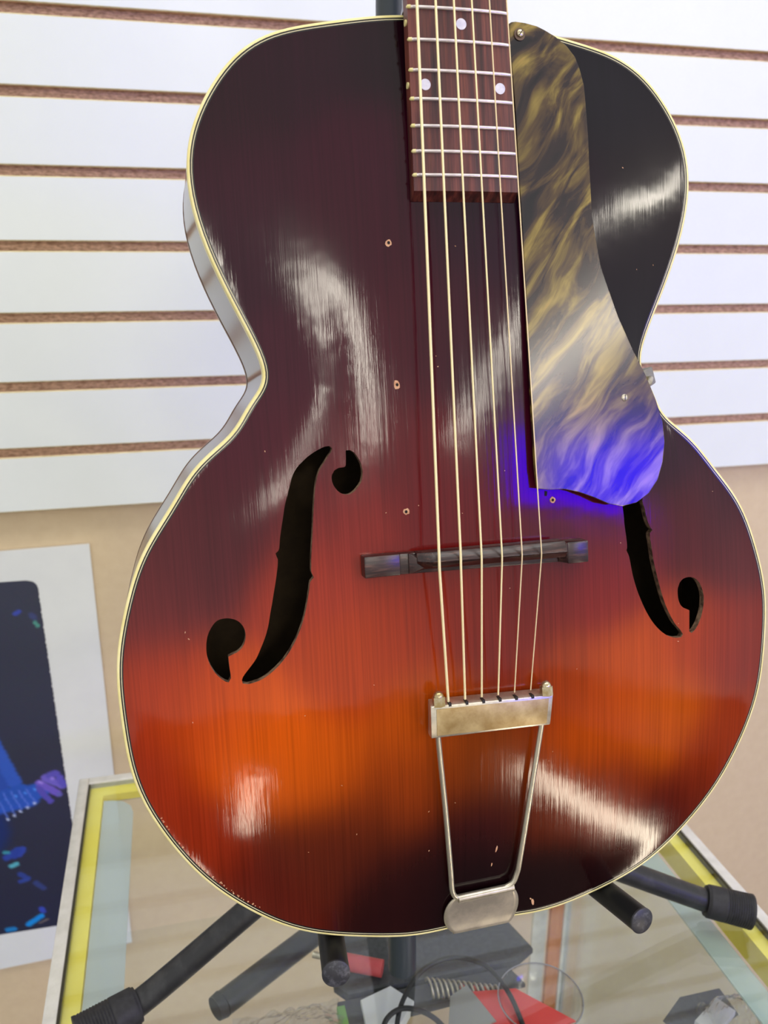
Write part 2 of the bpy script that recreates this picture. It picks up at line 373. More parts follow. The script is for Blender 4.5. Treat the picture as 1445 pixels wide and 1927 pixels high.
# sunburst colours of the lacquer, plus painted shade at the bottom centre (x, y in mm, then red green blue)
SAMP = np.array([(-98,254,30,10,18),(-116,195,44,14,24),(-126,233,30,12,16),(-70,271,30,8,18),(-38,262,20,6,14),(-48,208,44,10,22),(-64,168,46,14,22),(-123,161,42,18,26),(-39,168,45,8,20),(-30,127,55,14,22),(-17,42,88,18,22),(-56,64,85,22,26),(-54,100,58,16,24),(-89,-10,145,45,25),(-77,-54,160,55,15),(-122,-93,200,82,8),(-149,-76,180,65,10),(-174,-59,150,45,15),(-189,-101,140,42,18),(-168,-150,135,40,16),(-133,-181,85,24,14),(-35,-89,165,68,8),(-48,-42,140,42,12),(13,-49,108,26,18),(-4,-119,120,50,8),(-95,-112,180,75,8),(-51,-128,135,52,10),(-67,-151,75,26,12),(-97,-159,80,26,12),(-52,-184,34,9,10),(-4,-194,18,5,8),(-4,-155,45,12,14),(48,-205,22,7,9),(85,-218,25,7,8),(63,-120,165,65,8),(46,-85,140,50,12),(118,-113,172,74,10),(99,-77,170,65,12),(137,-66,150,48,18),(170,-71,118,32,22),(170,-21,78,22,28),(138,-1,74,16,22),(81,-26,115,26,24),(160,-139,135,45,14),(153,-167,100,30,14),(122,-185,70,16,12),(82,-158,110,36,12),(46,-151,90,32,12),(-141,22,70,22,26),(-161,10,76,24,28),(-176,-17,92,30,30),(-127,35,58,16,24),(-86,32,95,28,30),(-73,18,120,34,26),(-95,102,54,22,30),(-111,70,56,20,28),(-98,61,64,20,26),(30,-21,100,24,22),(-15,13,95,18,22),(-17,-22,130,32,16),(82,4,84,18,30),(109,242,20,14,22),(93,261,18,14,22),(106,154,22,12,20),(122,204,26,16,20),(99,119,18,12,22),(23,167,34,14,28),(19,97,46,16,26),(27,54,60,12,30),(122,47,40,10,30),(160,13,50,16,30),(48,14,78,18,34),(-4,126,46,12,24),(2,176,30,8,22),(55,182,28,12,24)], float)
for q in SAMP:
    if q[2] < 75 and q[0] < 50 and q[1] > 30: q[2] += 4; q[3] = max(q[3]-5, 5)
def burst_shade(x, y):
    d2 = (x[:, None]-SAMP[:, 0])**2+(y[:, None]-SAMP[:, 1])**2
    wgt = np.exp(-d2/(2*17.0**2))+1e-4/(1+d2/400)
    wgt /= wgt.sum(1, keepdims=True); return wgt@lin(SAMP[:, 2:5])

def lacquer(name, attr):
    m = mat(name, rough=0.14, spec=0.31); t = NT(m)
    a = t.add('ShaderNodeAttribute', attribute_name=attr)
    g1, _ = t.noise(1.0, (900, 9, 60), 3, 0.6); g2, _ = t.noise(1.0, (130, 3, 20), 2, 0.5); g3_, _ = t.noise(14, None, 3, 0.55)
    r1 = t.ramp(g1.outputs['Fac'], [(0.30, G(0.80)), (0.62, G(1.07))]); r2 = t.ramp(g2.outputs['Fac'], [(0.3, G(0.95)), (0.7, G(1.04))])
    mx = t.add('ShaderNodeMix', data_type='RGBA', blend_type='MULTIPLY'); mx.inputs['Factor'].default_value = 1
    my = t.add('ShaderNodeMix', data_type='RGBA', blend_type='MULTIPLY'); my.inputs['Factor'].default_value = 1
    t.l.new(a.outputs['Color'], mx.inputs['A']); t.l.new(r1.outputs[0], mx.inputs['B'])
    t.l.new(mx.outputs['Result'], my.inputs['A']); t.l.new(r2.outputs[0], my.inputs['B']); t.l.new(my.outputs['Result'], t.b.inputs['Base Color'])
    rr = t.ramp(g3_.outputs['Fac'], [(0.35, G(0.06)), (0.7, G(0.13))]); t.l.new(rr.outputs[0], t.b.inputs['Roughness'])
    b1, _ = t.noise(1.0, (520, 14, 60), 4, 0.6); b2, _ = t.noise(45, None, 2, 0.5)
    n1 = t.add('ShaderNodeBump'); n1.inputs['Strength'].default_value = 0.30; n1.inputs['Distance'].default_value = 0.00016
    n2 = t.add('ShaderNodeBump'); n2.inputs['Strength'].default_value = 0.35; n2.inputs['Distance'].default_value = 0.0003
    t.l.new(b1.outputs['Fac'], n1.inputs['Height']); t.l.new(b2.outputs['Fac'], n2.inputs['Height']); t.l.new(n1.outputs[0], n2.inputs['Normal']); t.l.new(n2.outputs[0], t.b.inputs['Normal'])
    return m
topm = lacquer('sunburst_shade_lacquer', 'burst_shade')
sidem = noisy('dark_brown_lacquer', srgb(58, 26, 22), srgb(74, 34, 26), 30, vec=(1, 1, 8), rough=0.14, spec=0.6, bump=0.06, bd=0.0004)
inm = noisy('bare_inside_wood', srgb(66, 50, 30), srgb(80, 62, 38), 60, rough=0.8)
cream = noisy('aged_cream_binding', srgb(226, 214, 140), srgb(236, 226, 164), 60, rough=0.3)
bkl = mat('black_purfling', srgb(14, 10, 12), 0.25); wht = mat('white_purfling', srgb(196, 188, 150), 0.35)
edgem = noisy('fhole_cut_edge', srgb(58, 40, 32), srgb(150, 122, 98), 260, rough=0.5)

# f-holes
F_main = [[-77.3,61.3],[-78.6,62.7],[-80.9,62.6],[-84.7,61.1],[-89.3,58.5],[-93.3,55.3],[-96.6,52.0],[-99.1,47.7],[-100.7,42.8],[-102.3,37.9],[-103.9,32.9],[-105.3,26.7],[-106.7,20.4],[-107.7,15.4],[-108.3,11.0],[-108.9,9.8],[-110.3,8.7],[-109.9,6.7],[-109.4,5.7],[-109.9,0.9],[-110.5,-2.1],[-111.4,-6.5],[-112.7,-12.1],[-114.0,-17.8],[-115.4,-23.5],[-116.7,-29.3],[-118.6,-34.9],[-121.2,-40.6],[-124.1,-46.2],[-127.5,-50.5],[-130.6,-54.1],[-132.2,-56.9],[-131.9,-58.9],[-129.4,-59.5],[-125.6,-58.9],[-121.7,-57.6],[-117.1,-54.8],[-112.4,-50.9],[-108.3,-46.4],[-104.8,-41.5],[-102.0,-36.5],[-99.4,-30.8],[-97.0,-23.9],[-95.4,-17.5],[-94.0,-11.1],[-93.3,-7.6],[-91.4,-5.5],[-92.5,-2.5],[-92.3,1.0],[-92.0,5.3],[-91.2,11.7],[-90.5,18.0],[-89.8,24.3],[-89.0,30.7],[-88.2,37.0],[-87.5,41.4],[-86.4,46.0],[-84.5,50.7],[-82.0,54.3],[-79.6,57.7],[-77.9,59.8]]
F_ue = [[-70.4,60.0],[-68.0,60.0],[-65.9,58.5],[-63.9,55.2],[-62.6,51.9],[-62.2,47.4],[-63.3,43.0],[-65.5,40.0],[-68.2,37.6],[-71.4,36.8],[-74.6,37.9],[-77.0,40.4],[-78.5,43.7],[-78.5,47.5],[-77.0,49.9],[-74.7,51.1],[-71.8,51.3],[-70.9,52.1]]
F_le = [[-147.9,-31.7],[-145.8,-27.7],[-142.8,-24.4],[-139.3,-23.4],[-135.6,-23.7],[-132.0,-25.3],[-129.5,-28.5],[-128.6,-32.1],[-129.0,-35.9],[-130.9,-39.7],[-133.8,-42.0],[-136.7,-43.1],[-138.2,-43.9],[-138.1,-47.5],[-137.9,-51.4],[-137.7,-55.4],[-139.0,-57.6],[-140.5,-57.1],[-143.1,-54.9],[-145.7,-51.7],[-147.8,-47.3],[-149.0,-42.6],[-149.1,-38.1],[-148.7,-34.9]]
R_low = [[90.1,17.9],[90.8,13.4],[91.4,5.9],[92.2,-0.7],[92.5,-6.2],[91.9,-7.7],[93.2,-10.0],[94.1,-13.4],[95.0,-18.5],[96.1,-23.7],[98.3,-31.1],[101.1,-38.0],[104.5,-45.1],[109.2,-52.5],[114.6,-58.4],[120.1,-62.3],[125.7,-64.2],[129.4,-64.4],[130.7,-62.7],[128.8,-59.8],[125.1,-55.6],[120.8,-48.3],[117.3,-40.5],[114.4,-31.4],[112.2,-23.0],[110.4,-15.1],[109.2,-5.9],[108.5,0.7],[110.4,2.5],[108.4,5.2],[106.8,9.4],[105.6,15.5],[104.1,20.1]]
R_le = [[127.3,-34.0],[128.6,-31.1],[131.4,-28.8],[135.5,-28.3],[139.3,-29.2],[142.5,-31.7],[144.6,-35.1],[146.2,-40.0],[146.4,-44.3],[145.7,-48.9],[144.1,-54.0],[141.5,-59.0],[138.9,-61.8],[137.0,-62.8],[135.4,-61.6],[135.4,-56.0],[135.5,-48.6],[133.3,-47.5],[130.2,-45.8],[128.0,-42.4],[127.2,-38.2]]
R_main = [[-x*0.995, y-3] for x, y in F_main[:12]]+R_low[::-1]+[[-x, y-1] for x, y in F_main[-11:]]
R_ue = [[-x, y-3] for x, y in F_ue]
HOLES = [np.array(h, float) for h in (F_main, F_ue, F_le, R_main, R_ue, R_le)]
def dens(P, step=1.6):
    out = []; n = len(P)
    for i in range(n):                                              # Catmull-Rom, sharp points kept
        p0, p1, p2, p3 = P[i-1], P[i], P[(i+1) % n], P[(i+2) % n]; L = np.linalg.norm(p2-p1); k = max(1, int(L/step))
        def crn(a, b, c):
            u = b-a; v = c-b; return np.dot(u, v)/(np.linalg.norm(u)*np.linalg.norm(v)+1e-9)
        m1 = (p2-p0)/2 if crn(p0, p1, p2) > 0.6 else (p2-p1); m2 = (p3-p1)/2 if crn(p1, p2, p3) > 0.6 else (p2-p1)
        m1 = m1/(np.linalg.norm(m1)+1e-9)*L; m2 = m2/(np.linalg.norm(m2)+1e-9)*L
        for q in range(k):
            t = q/k; out.append(p1*(2*t**3-3*t*t+1)+m1*(t**3-2*t*t+t)+p2*(-2*t**3+3*t*t)+m2*(t**3-t*t))
    return np.array(out)
HOLES = [dens(h) for h in HOLES]
def plate(name, outer, holes, step, zf, m, parent, normals=True, flip=False):
    xs = np.arange(-200, 201, step); ys = np.arange(-232, 290, step*0.866); pts = []
    for j, y in enumerate(ys): pts += [(x+(step/2 if j % 2 else 0), y) for x in xs]
    pts = np.array(pts); k = inside(pts, outer)
    loops = [outer]+holes; bpts = np.vstack(loops)
    for h in holes: k &= ~inside(pts, h)
    pts = pts[k]
    dm = np.full(len(pts), 1e9)
    for s in range(0, len(bpts), 200): dm = np.minimum(dm, ((pts[:, None]-bpts[None, s:s+200])**2).sum(-1).min(1))
    pts = pts[dm > (step*0.55)**2]
    V = [Vector(p) for p in bpts]+[Vector(p) for p in pts]; E = []; o = 0
    for h in loops: n = len(h); E += [(o+i, o+(i+1) % n) for i in range(n)]; o += n
    vo, eo, fo = delaunay_2d_cdt(V, E, [], 0, 1e-5)[:3]
    vo = np.array([tuple(v) for v in vo]); f = np.array([tuple(q) for q in fo]); c = vo[f].mean(1)
    k = inside(c, outer)
    for h in holes: k &= ~inside(c, h)
    f = f[k]; a = vo[f]; ar = (a[:, 1, 0]-a[:, 0, 0])*(a[:, 2, 1]-a[:, 0, 1])-(a[:, 1, 1]-a[:, 0, 1])*(a[:, 2, 0]-a[:, 0, 0])
    f[ar < 0] = f[ar < 0][:, ::-1]
    if flip: f = f[:, ::-1]
    z = zf(vo[:, 0], vo[:, 1])
    ob = mesh(name, np.stack([vo[:, 0], vo[:, 1], z], 1)*K, [tuple(map(int, q)) for q in f], m, parent, True)
    if normals: ob.data.normals_split_custom_set_from_vertices([tuple(q) for q in hn(vo[:, 0], vo[:, 1])])
    return ob, vo
top, tv = plate('top_plate', outline(420, 3.3), HOLES, 3.2, lambda x, y: hh(x, y), topm, gtr)
at = top.data.color_attributes.new('burst_shade', 'FLOAT_COLOR', 'POINT')
cc = np.ones((len(tv), 4)); cc[:, :3] = burst_shade(tv[:, 0], tv[:, 1]); at.data.foreach_set('color', cc.ravel())
# underside of the top and the cut edges of the f-holes
plate('top_underside', outline(200, 3.0), [h for h in HOLES], 9, lambda x, y: hh(x, y)-4.2, inm, gtr, False, True)
for h in HOLES:
    n = len(h); z = hh(h[:, 0], h[:, 1]); cen = h.mean(0)
    v = [(p[0], p[1], zz) for p, zz in zip(h, z)]+[(p[0], p[1], zz-4.2) for p, zz in zip(h, z)]
    mesh('sound_hole_edge', g3(v), [(i, (i+1) % n, n+(i+1) % n, n+i) for i in range(n)], edgem, gtr)
# rim rings
def ring(name, a, b, m, dz=0.0, n=420):
    A, B = outline(n, a), outline(n, b); v = [(p[0], p[1], h1(*p)+dz) for p in A]+[(p[0], p[1], h1(*p)+dz) for p in B]
    return mesh(name, g3(v), [(i, (i+1) % n, n+(i+1) % n, n+i) for i in range(n)], m, gtr, True)
def hz(P): return hh(P[:, 0], P[:, 1])
def ringn(name, prof, m, n=420, closed=False):
    V = []; F = []; k = len(prof)
    for off, dz in prof:
        P = outline(n, off); z = hz(P) if dz > -2 else 0*hz(P); V += [(p[0], p[1], zz+dz) for p, zz in zip(P, z)]
    for j in range(k if closed else k-1):
        for i in range(n): F.append((j*n+i, j*n+(i+1) % n, ((j+1) % k)*n+(i+1) % n, ((j+1) % k)*n+i))
    return mesh(name, g3(V), F, m, gtr, True)
b = ringn('binding', [(0.15, -6.0), (0.0, -5.8), (0.0, -0.6), (0.25, -0.1), (0.6, 0.1), (1.45, 0.1)], cream); auto(b, 40)
ringn('purfling', [(1.45, 0.1), (2.15, 0.06)], bkl); ringn('purfling', [(2.15, 0.06), (2.6, 0.06)], wht); ringn('purfling', [(2.6, 0.06), (3.3, 0.0)], bkl)
RIB = 90.0
s = ringn('rib', [(0.25, -6.0), (0.25, -20), (0.25, -50), (0.25, -RIB+4)], sidem)
s2 = ringn('rib_lining', [(3.0, -4.0), (3.0, -50), (3.0, -RIB+4)], inm)
ringn('back_binding', [(0.2, -RIB+4), (0.0, -RIB+3.8), (0.0, -RIB), (1.5, -RIB-0.2)], noisy('dark_back_binding', srgb(96, 66, 40), srgb(120, 84, 54), 60, rough=0.3))
plate('back_plate', outline(240, 1.5), [], 9, lambda x, y: -RIB-hh(x, y)*0.9, sidem, gtr, False, True)
plate('back_inside', outline(200, 3.0), [], 12, lambda x, y: -RIB+3.5-hh(x, y)*0.9, inm, gtr, False)

# neck, fretboard, frets
L0 = 628.65
def fy(n): return L0*2**(-n/12)
def zb(y): return 15.67-.0375*(y-198.1)
def hw(y): return 28.46-.0176*(y-198.1)
rose = mat('rosewood', rough=0.42); t = NT(rose)
g1, _ = t.noise(1.0, (260, 10, 120), 4, 0.65); r1 = t.ramp(g1.outputs['Fac'], [(0.30, srgb(34, 12, 12)), (0.48, srgb(76, 32, 28)), (0.62, srgb(110, 54, 42)), (0.8, srgb(128, 66, 46))])
t.l.new(r1.outputs[0], t.b.inputs['Base Color']); g2, _ = t.noise(1.0, (900, 60, 200), 3, 0.6); t.bump(g2.outputs['Fac'], 0.5, 0.0003)
ys = [190.2, 198, 215, 240, 281, 350, 450, 628.65]; V = []; F = []; ns = 13
for y in ys:
    for k in range(ns):
        u = -1+2*k/(ns-1); x = u*(hw(y)-(0.8 if abs(u) == 1 else 0)*0); V.append((x, y, zb(y)+1.1*(1-u*u)))
    for k in range(ns):
        u = 1-2*k/(ns-1); V.append((u*hw(y)*1.012, y-(3.8 if y < 191 else 0), zb(y)-6.2))
m2 = 2*ns
for j in range(len(ys)-1):
    for k in range(m2): F.append((j*m2+k, j*m2+(k+1) % m2, (j+1)*m2+(k+1) % m2, (j+1)*m2+k))
F.append(tuple(range(m2))); F.append(tuple((len(ys)-1)*m2+k for k in range(m2))[::-1])
fb = mesh('fretboard', g3(V), [f[::-1] for f in F], rose, gtr); auto(fb, 30)
nick = noisy('worn_nickel', srgb(176, 168, 150), srgb(214, 206, 188), 160, rough=0.3, metal=0.85, lo=0.3, hi=0.7)
fretm = mat('fret_silver', srgb(206, 198, 196), 0.3, 0.8)
for n in range(1, 21):
    y = fy(n); P = []
    for k in range(15):
        u = -1+2*k/14; P.append((u*(hw(y)+0.1)*K, y*K, (zb(y)+1.1*(1-u*u)+0.25-(0.5 if abs(u) == 1 else 0))*K))
    f = tube('fret', P, 0.00098, fretm, fb, 8)
    e = tube('fret_end', [(-(hw(y)-1.6)*K, y*K, (zb(y)+0.7)*K), (-(hw(y)-0.2)*K, y*K, (zb(y)+0.3)*K), (-(hw(y)+0.12)*K, y*K, (zb(y)-0.5)*K)], [0.0010, 0.0010, 0.0006], cream, fb, 8) if n > 12 else None
pearl = noisy('pearl_inlay', srgb(206, 204, 222), srgb(232, 230, 240), 200, rough=0.25)
def disc(name, x, y, z, r, m, parent, th=0.35, nrm=None, seg=24):
    V = [(x+r*math.cos(2*math.pi*k/seg), y+r*math.sin(2*math.pi*k/seg), z) for k in range(seg)]; V += [(a, b_, c-th) for a, b_, c in V]
    F = [tuple(range(seg)), tuple(range(seg, 2*seg))[::-1]]+[(k, seg+k, seg+(k+1) % seg, (k+1) % seg) for k in range(seg)]
    return mesh(name, g3(V), F, m, parent)
def dot(x, y, r=2.75): disc('fret_dot', x, y, zb(y)+1.1*(1-(x/hw(y))**2)+0.30, r, pearl, fb, 0.9)
dot(0.8, 272.9); dot(-19.8, 242.6); dot(20.8, 242.3)
for n, c in ((12, 2), (9, 1), (7, 1), (5, 1)):
    y = (fy(n)+fy(n-1))/2
    for x in ((-11, 11) if c == 2 else (0,)): dot(x, y)
for y in (273.5, 243.0):
    sd = tube('side_dot', [(-(hw(y)-0.5)*K, y*K, (zb(y)-3)*K), (-(hw(y)+0.75)*K, y*K, (zb(y)-3)*K)], 0.0016, cream, fb, 14)
neckm = noisy('dark_neck_lacquer', srgb(44, 20, 18), srgb(60, 28, 22), 40, vec=(1, 0.2, 1), rough=0.15, spec=0.6)
V = []; F = []; ns = 17
for y, d in ((282.2, 24), (300, 18.5), (330, 17.5), (450, 16.5), (628.65, 15.5)):
    for k in range(ns):
        a = math.pi*k/(ns-1); V.append((-math.cos(a)*(hw(y)-0.4), y, zb(y)-6.2-math.sin(a)**0.8*d))
for j in range(4):
    for k in range(ns-1): F.append((j*ns+k, (j+1)*ns+k, (j+1)*ns+k+1, j*ns+k+1))
F.append(tuple(range(ns))); F.append(tuple(4*ns+k for k in range(ns))[::-1])
nk = mesh('neck', g3(V), F, neckm, gtr, True); auto(nk, 45)
hp = [(-12, 0), (-19, -1), (-17, -30), (-12, -60), (-8, -84), (8, -84), (12, -60), (17, -30), (19, -1), (12, 0)]
V = [(x, 282+2*(-z/84)*0+16*(1-(-z/84)), z*0.95) for x, z in [(-20, 0), (-17, -40), (-11, -80), (11, -80), (17, -40), (20, 0)]]
V = []; sec = [(5, 21), (-20, 19), (-50, 15), (-84, 11)]
for z, wd in sec: V += [(-wd, 281.5, z), (-wd, 281.5+22*(1+(z-5)/100), z), (wd, 281.5+22*(1+(z-5)/100), z), (wd, 281.5, z)]
F = [(0, 3, 2, 1), (12, 13, 14, 15)]
for j in range(3):
    for k in range(4): F.append((j*4+k, j*4+(k+1) % 4, (j+1)*4+(k+1) % 4, (j+1)*4+k))
mesh('neck_heel', g3(V), F, neckm, nk)
prism('neck_block', [(-20*K, 200*K), (20*K, 200*K), (20*K, 281*K), (-20*K, 281*K)], 0.003, 0.0102, neckm, gtr)
hs = prism('headstock', [(x*K, y*K) for x, y in [(-21, 632), (21, 632), (30, 665), (34, 790), (24, 805), (0, 800), (-24, 805), (-34, 790), (-30, 665)]], -0.016, -0.002, neckm, nk, 0.001)
box('nut', (-0.0212, 0.6287, -0.004), (0.0212, 0.6325, 0.003), cream, nk, 0.0004)
for s_ in (-1, 1):
    for k in range(3): tube('tuner_post', [(s_*0.02, 0.68+0.04*k, -0.004), (s_*0.02, 0.68+0.04*k, 0.007)], 0.003, nick, nk, 12)

# bridge
ebony = mat('dark_bridge_wood', rough=0.28, spec=0.55); t = NT(ebony)
g1, _ = t.noise(1.0, (90, 900, 900), 4, 0.6); r1 = t.ramp(g1.outputs['Fac'], [(0.3, srgb(22, 12, 14)), (0.55, srgb(52, 30, 28)), (0.75, srgb(96, 66, 56))]); t.l.new(r1.outputs[0], t.b.inputs['Base Color']); t.bump(g1.outputs['Fac'], 0.3, 0.0003)
def hull(name, pts, m, parent, bev=0.0):
    bm = bmesh.new()
    for p in pts: bm.verts.new((p[0]*K, p[1]*K, p[2]*K))
    r = bmesh.ops.convex_hull(bm, input=bm.verts[:]); bmesh.ops.dissolve_limit(bm, angle_limit=0.02, verts=bm.verts[:], edges=bm.edges[:])
    bmesh.ops.recalc_face_normals(bm, faces=bm.faces[:])
    if bev: bmesh.ops.bevel(bm, geom=bm.edges[:], offset=bev*K, segments=2, affect='EDGES', profile=0.5)
    return auto(bm_obj(name, bm, m, parent), 25)
def bb(x0, x1, y0, y1, z0, z1, slant=0): return [(x, y, z) for x in (x0, x1) for y in (y0, y1) for z in (z0, z1)]
brg = hull('bridge', [(-46.5, -6.8, 13), (-46.5, 4.3, 13), (-46.5, -6.8, 20.6), (-46.5, 4.3, 20.6), (46, -8.8, 13), (46, 3, 13), (46, -8.8, 19.2), (46, 3, 19.2)], ebony, gtr, 0.4)
hull('bridge_foot', bb(-66, -46.5, -7, 4.5, 12.3, 21.5), ebony, brg, 0.7)
hull('bridge_foot', bb(49.5, 62, -9.7, 2.5, 12.3, 22.8), ebony, brg, 0.6)
hull('bridge_shoulder', [(45.2, -9, 14), (45.2, 2.6, 14), (45.2, -8.6, 19.5), (45.2, 2.6, 22.5), (49.4, -9.4, 14), (49.4, 2.4, 14), (49.4, -9.3, 22.6), (47.2, 2.4, 25.5), (49.4, 2.4, 23.4)], ebony, brg, 0.2)
hull('bridge_wedge', [(-42, -6.8, 20), (-42, 4.4, 20), (-42, -6.6, 22.3), (-42, 4.2, 22.3), (-31, -2.5, 25.5), (-31, -5, 20), (-31, 2, 20)], ebony, brg, 0.2)
hull('saddle', [(-38, -5.5, 19), (-38, 5, 19), (-38, 4.2, 23.5), (-38, 0, 24.5), (-31, -3.2, 29), (-31, 0.2, 31.8), (-31, 5, 28.5), (45, -6.5, 19), (45, 4.5, 19), (45, -1.0, 31.8), (45, 4.5, 28.5), (45, -4.5, 28.5), (0, 0.1, 33.6), (0, 5, 29.5)], ebony, brg, 0.25)

# strings
wound = mat('wound_bronze_string', srgb(246, 230, 176), 0.40, 0.25); plain = mat('plain_steel_string', srgb(236, 214, 168), 0.38, 0.35); 
t = NT(wound); wv = t.add('ShaderNodeTexWave'); tc = t.add('ShaderNodeTexCoord'); wv.bands_direction = 'Y'; wv.inputs['Scale'].default_value = 900; t.l.new(tc.outputs['Object'], wv.inputs[0]); t.bump(wv.outputs['Fac'], 0.3, 0.0001)
XB = [-28.8, -17.1, -5.6, 5.9, 17.4, 28.8]; RS = [0.76, 0.66, 0.56, 0.48, 0.38, 0.34]
for i in range(6):
    u = i-2.5; cr = 1.2*(1-(u/2.5)**2); xn = u/2.5*18; xt = u/5*48.3+0.2
    zc = 33.2+cr*0.5
    tube('string', g3([(xn, 630, 1.6), (XB[i]*0.997, 3, zc-0.05), (XB[i], 0, zc), (XB[i]*0.998, -3, zc-0.3), (xt, -78.5, 24.0)]), RS[i]*K, wound if i < 4 else plain, gtr, 10)

# tailpiece
gold = noisy('tarnished_gold_plate', srgb(150, 124, 76), srgb(186, 164, 116), 90, rough=0.42, metal=0.45, bump=0.12, bd=0.0003, detail=6)
TB = [(-34.7, -79.2), (37.0, -82.4), (34.8, -99.4), (-35.0, -97.2)]
V = [(x, y, 26) for x, y in TB]+[(-33.6, -77.5, 18), (38.4, -80.6, 18), (35.4, -99.6, 18), (-34.4, -97.4, 18)]
tp = hull('tailpiece', V, nick, gtr, 0.6)
def lerp2(a, b, t): return (a[0]+(b[0]-a[0])*t, a[1]+(b[1]-a[1])*t)
pf = [lerp2(lerp2(TB[0], TB[1], u), lerp2(TB[3], TB[2], u), v) for u, v in ((0.045, 0.10), (0.965, 0.10), (0.965, 0.93), (0.045, 0.93))]
prism('face_plate', [(x*K, y*K) for x, y in pf], 0.0255, 0.0263, gold, tp, 0.0002)
slotm = mat('slot_shadow_black', srgb(26, 22, 20), 0.6)
for i in range(6):
    u = i-2.5; x = u/5*48.3+0.2+0.3; y = -79.0-(x+34.7)*0.0446
    box('string_slot', ((x-0.8)*K, (y-1.1)*K, 0.0195), ((x+0.8)*K, (y+0.75)*K, 0.0262), slotm, tp)
brass = noisy('tarnished_brass', srgb(170, 148, 100), srgb(206, 196, 170), 160, rough=0.22, metal=0.9)
for x, y in ((-29.5, -77.2), (33.6, -79.6)):
    n6 = tube('acorn_nut', g3([(x, y-3, 24.5), (x, y+2.2, 24.0)]), 0.0036, brass, tp, 6)
    P = []; R = []
    for k in range(9):
        a = k/8*math.pi/2; P.append((x*K, (y+2.0+3.4*math.sin(a))*K, 0.0241)); R.append(max(0.0030*math.cos(a), 0.0001))
    tube('nut_dome', P, R, brass, tp, 18, sharp=False)
rodm = mat('dull_nickel_rod', srgb(196, 190, 170), 0.3, 0.75)
tube('tailpiece_rod', smooth_path(g3([(-29.5, -97, 20.5), (-29.0, -103, 19.6), (-25.4, -145, 15.5), (-22.4, -184, 11), (-21.4, -197, 9.5), (-18.5, -202.0, 8.8), (-12, -203, 8.6)]), 6), 0.00155, rodm, tp, 14)
tube('tailpiece_rod', smooth_path(g3([(32.2, -98, 20.5), (31.8, -104, 19.6), (25.2, -150, 15), (20.1, -186, 11), (18.6, -194, 9.8), (16.2, -199.6, 9.0), (11, -202, 8.6)]), 6), 0.00155, rodm, tp, 14)
tube('hinge', g3([(-17.8, -203.2, 8.6), (16.6, -202.6, 8.6)]), 0.0024, nick, tp, 18)
ap = noisy('patinated_nickel_plate', srgb(168, 160, 142), srgb(206, 196, 172), 60, rough=0.36, metal=0.6, detail=5)
pp = [(-17.8, -203.5), (-22.6, -206.7), (-25.2, -212), (-25.0, -218), (-22, -225.0), (-19.5, -228.4), (17.5, -227.6), (19.5, -222.5), (21.2, -217), (21.0, -210), (18.6, -205), (16.6, -203)]
V = []; F = []; rows = 18; colsn = 15
ro = lambda y: math.sqrt(max(0.0, 1-((y+216)/13.4)**2)); pl_l = lambda y: -15.5-9.8*ro(y); pl_r = lambda y: 13.6+7.8*ro(y)
for j in range(rows):
    y = -203.2-25.6*j/(rows-1)
    for i in range(colsn):
        x = pl_l(y)+(pl_r(y)-pl_l(y))*i/(colsn-1); V.append((x, y, max(h1(x, y), 0.2)+0.9+1.2*(1-j/(rows-1))))
for i in range(colsn): x = pl_l(-228.4)*0.98+(pl_r(-228.4)-pl_l(-228.4))*0.98*i/(colsn-1); V.append((x, -230.0, -1.0))
for i in range(colsn): x = pl_l(-228.4)*0.9+(pl_r(-228.4)-pl_l(-228.4))*0.9*i/(colsn-1); V.append((x, -230.6, -22.0))
for j in range(rows+1):
    for i in range(colsn-1): F.append((j*colsn+i, (j+1)*colsn+i, (j+1)*colsn+i+1, j*colsn+i+1))
hp_ = mesh('anchor_plate', g3(V), F, ap, tp, True); md = hp_.modifiers.new('thickness', 'SOLIDIFY'); md.thickness = 0.0009; md.offset = 1

# pickguard
PG = [[29.4,277.0],[30.4,277.8],[32.9,278.2],[38.2,277.8],[44.8,276.6],[49.6,274.7],[55.3,271.9],[61.6,267.5],[66.3,262.1],[69.0,255.2],[70.9,247.6],[71.5,238.7],[71.9,229.0],[72.3,219.3],[72.3,206.2],[72.6,193.0],[72.8,179.9],[74.5,166.8],[76.8,152.8],[81.1,139.9],[86.6,124.5],[94.7,106.7],[102.9,90.9],[108.1,78.3],[112.1,65.8],[113.0,54.3],[111.3,43.0],[107.7,33.0],[101.6,25.5],[93.8,20.9],[84.9,19.6],[76.2,21.6],[67.7,25.7],[58.1,29.5],[49.6,31.7],[40.0,32.1],[33.8,33.1],[32.8,43.5],[32.4,70.9],[32.1,103.3],[32.0,135.2],[31.7,160.2],[31.6,173.1],[31.1,192.4],[30.9,208.6],[30.8,221.1],[30.5,237.1],[29.9,252.7],[29.2,265.2]]
pgm = mat('tortoise_pearl', rough=0.16, spec=0.6); t = NT(pgm)
tc = t.add('ShaderNodeTexCoord'); mp = t.add('ShaderNodeMapping'); mp.inputs['Rotation'].default_value = (0, 0, math.radians(-52)); mq = t.add('ShaderNodeMapping'); mq.inputs['Scale'].default_value = (22, 100, 1)
wn = t.add('ShaderNodeTexNoise'); wn.inputs['Scale'].default_value = 14; wn.inputs['Detail'].default_value = 2
sc_ = t.add('ShaderNodeVectorMath', operation='SCALE'); sc_.inputs['Scale'].default_value = 0.030
ad = t.add('ShaderNodeVectorMath', operation='ADD'); n1 = t.add('ShaderNodeTexNoise'); n1.inputs['Scale'].default_value = 1.0; n1.inputs['Detail'].default_value = 4; n1.inputs['Roughness'].default_value = 0.55; n1.inputs['Distortion'].default_value = 0.6
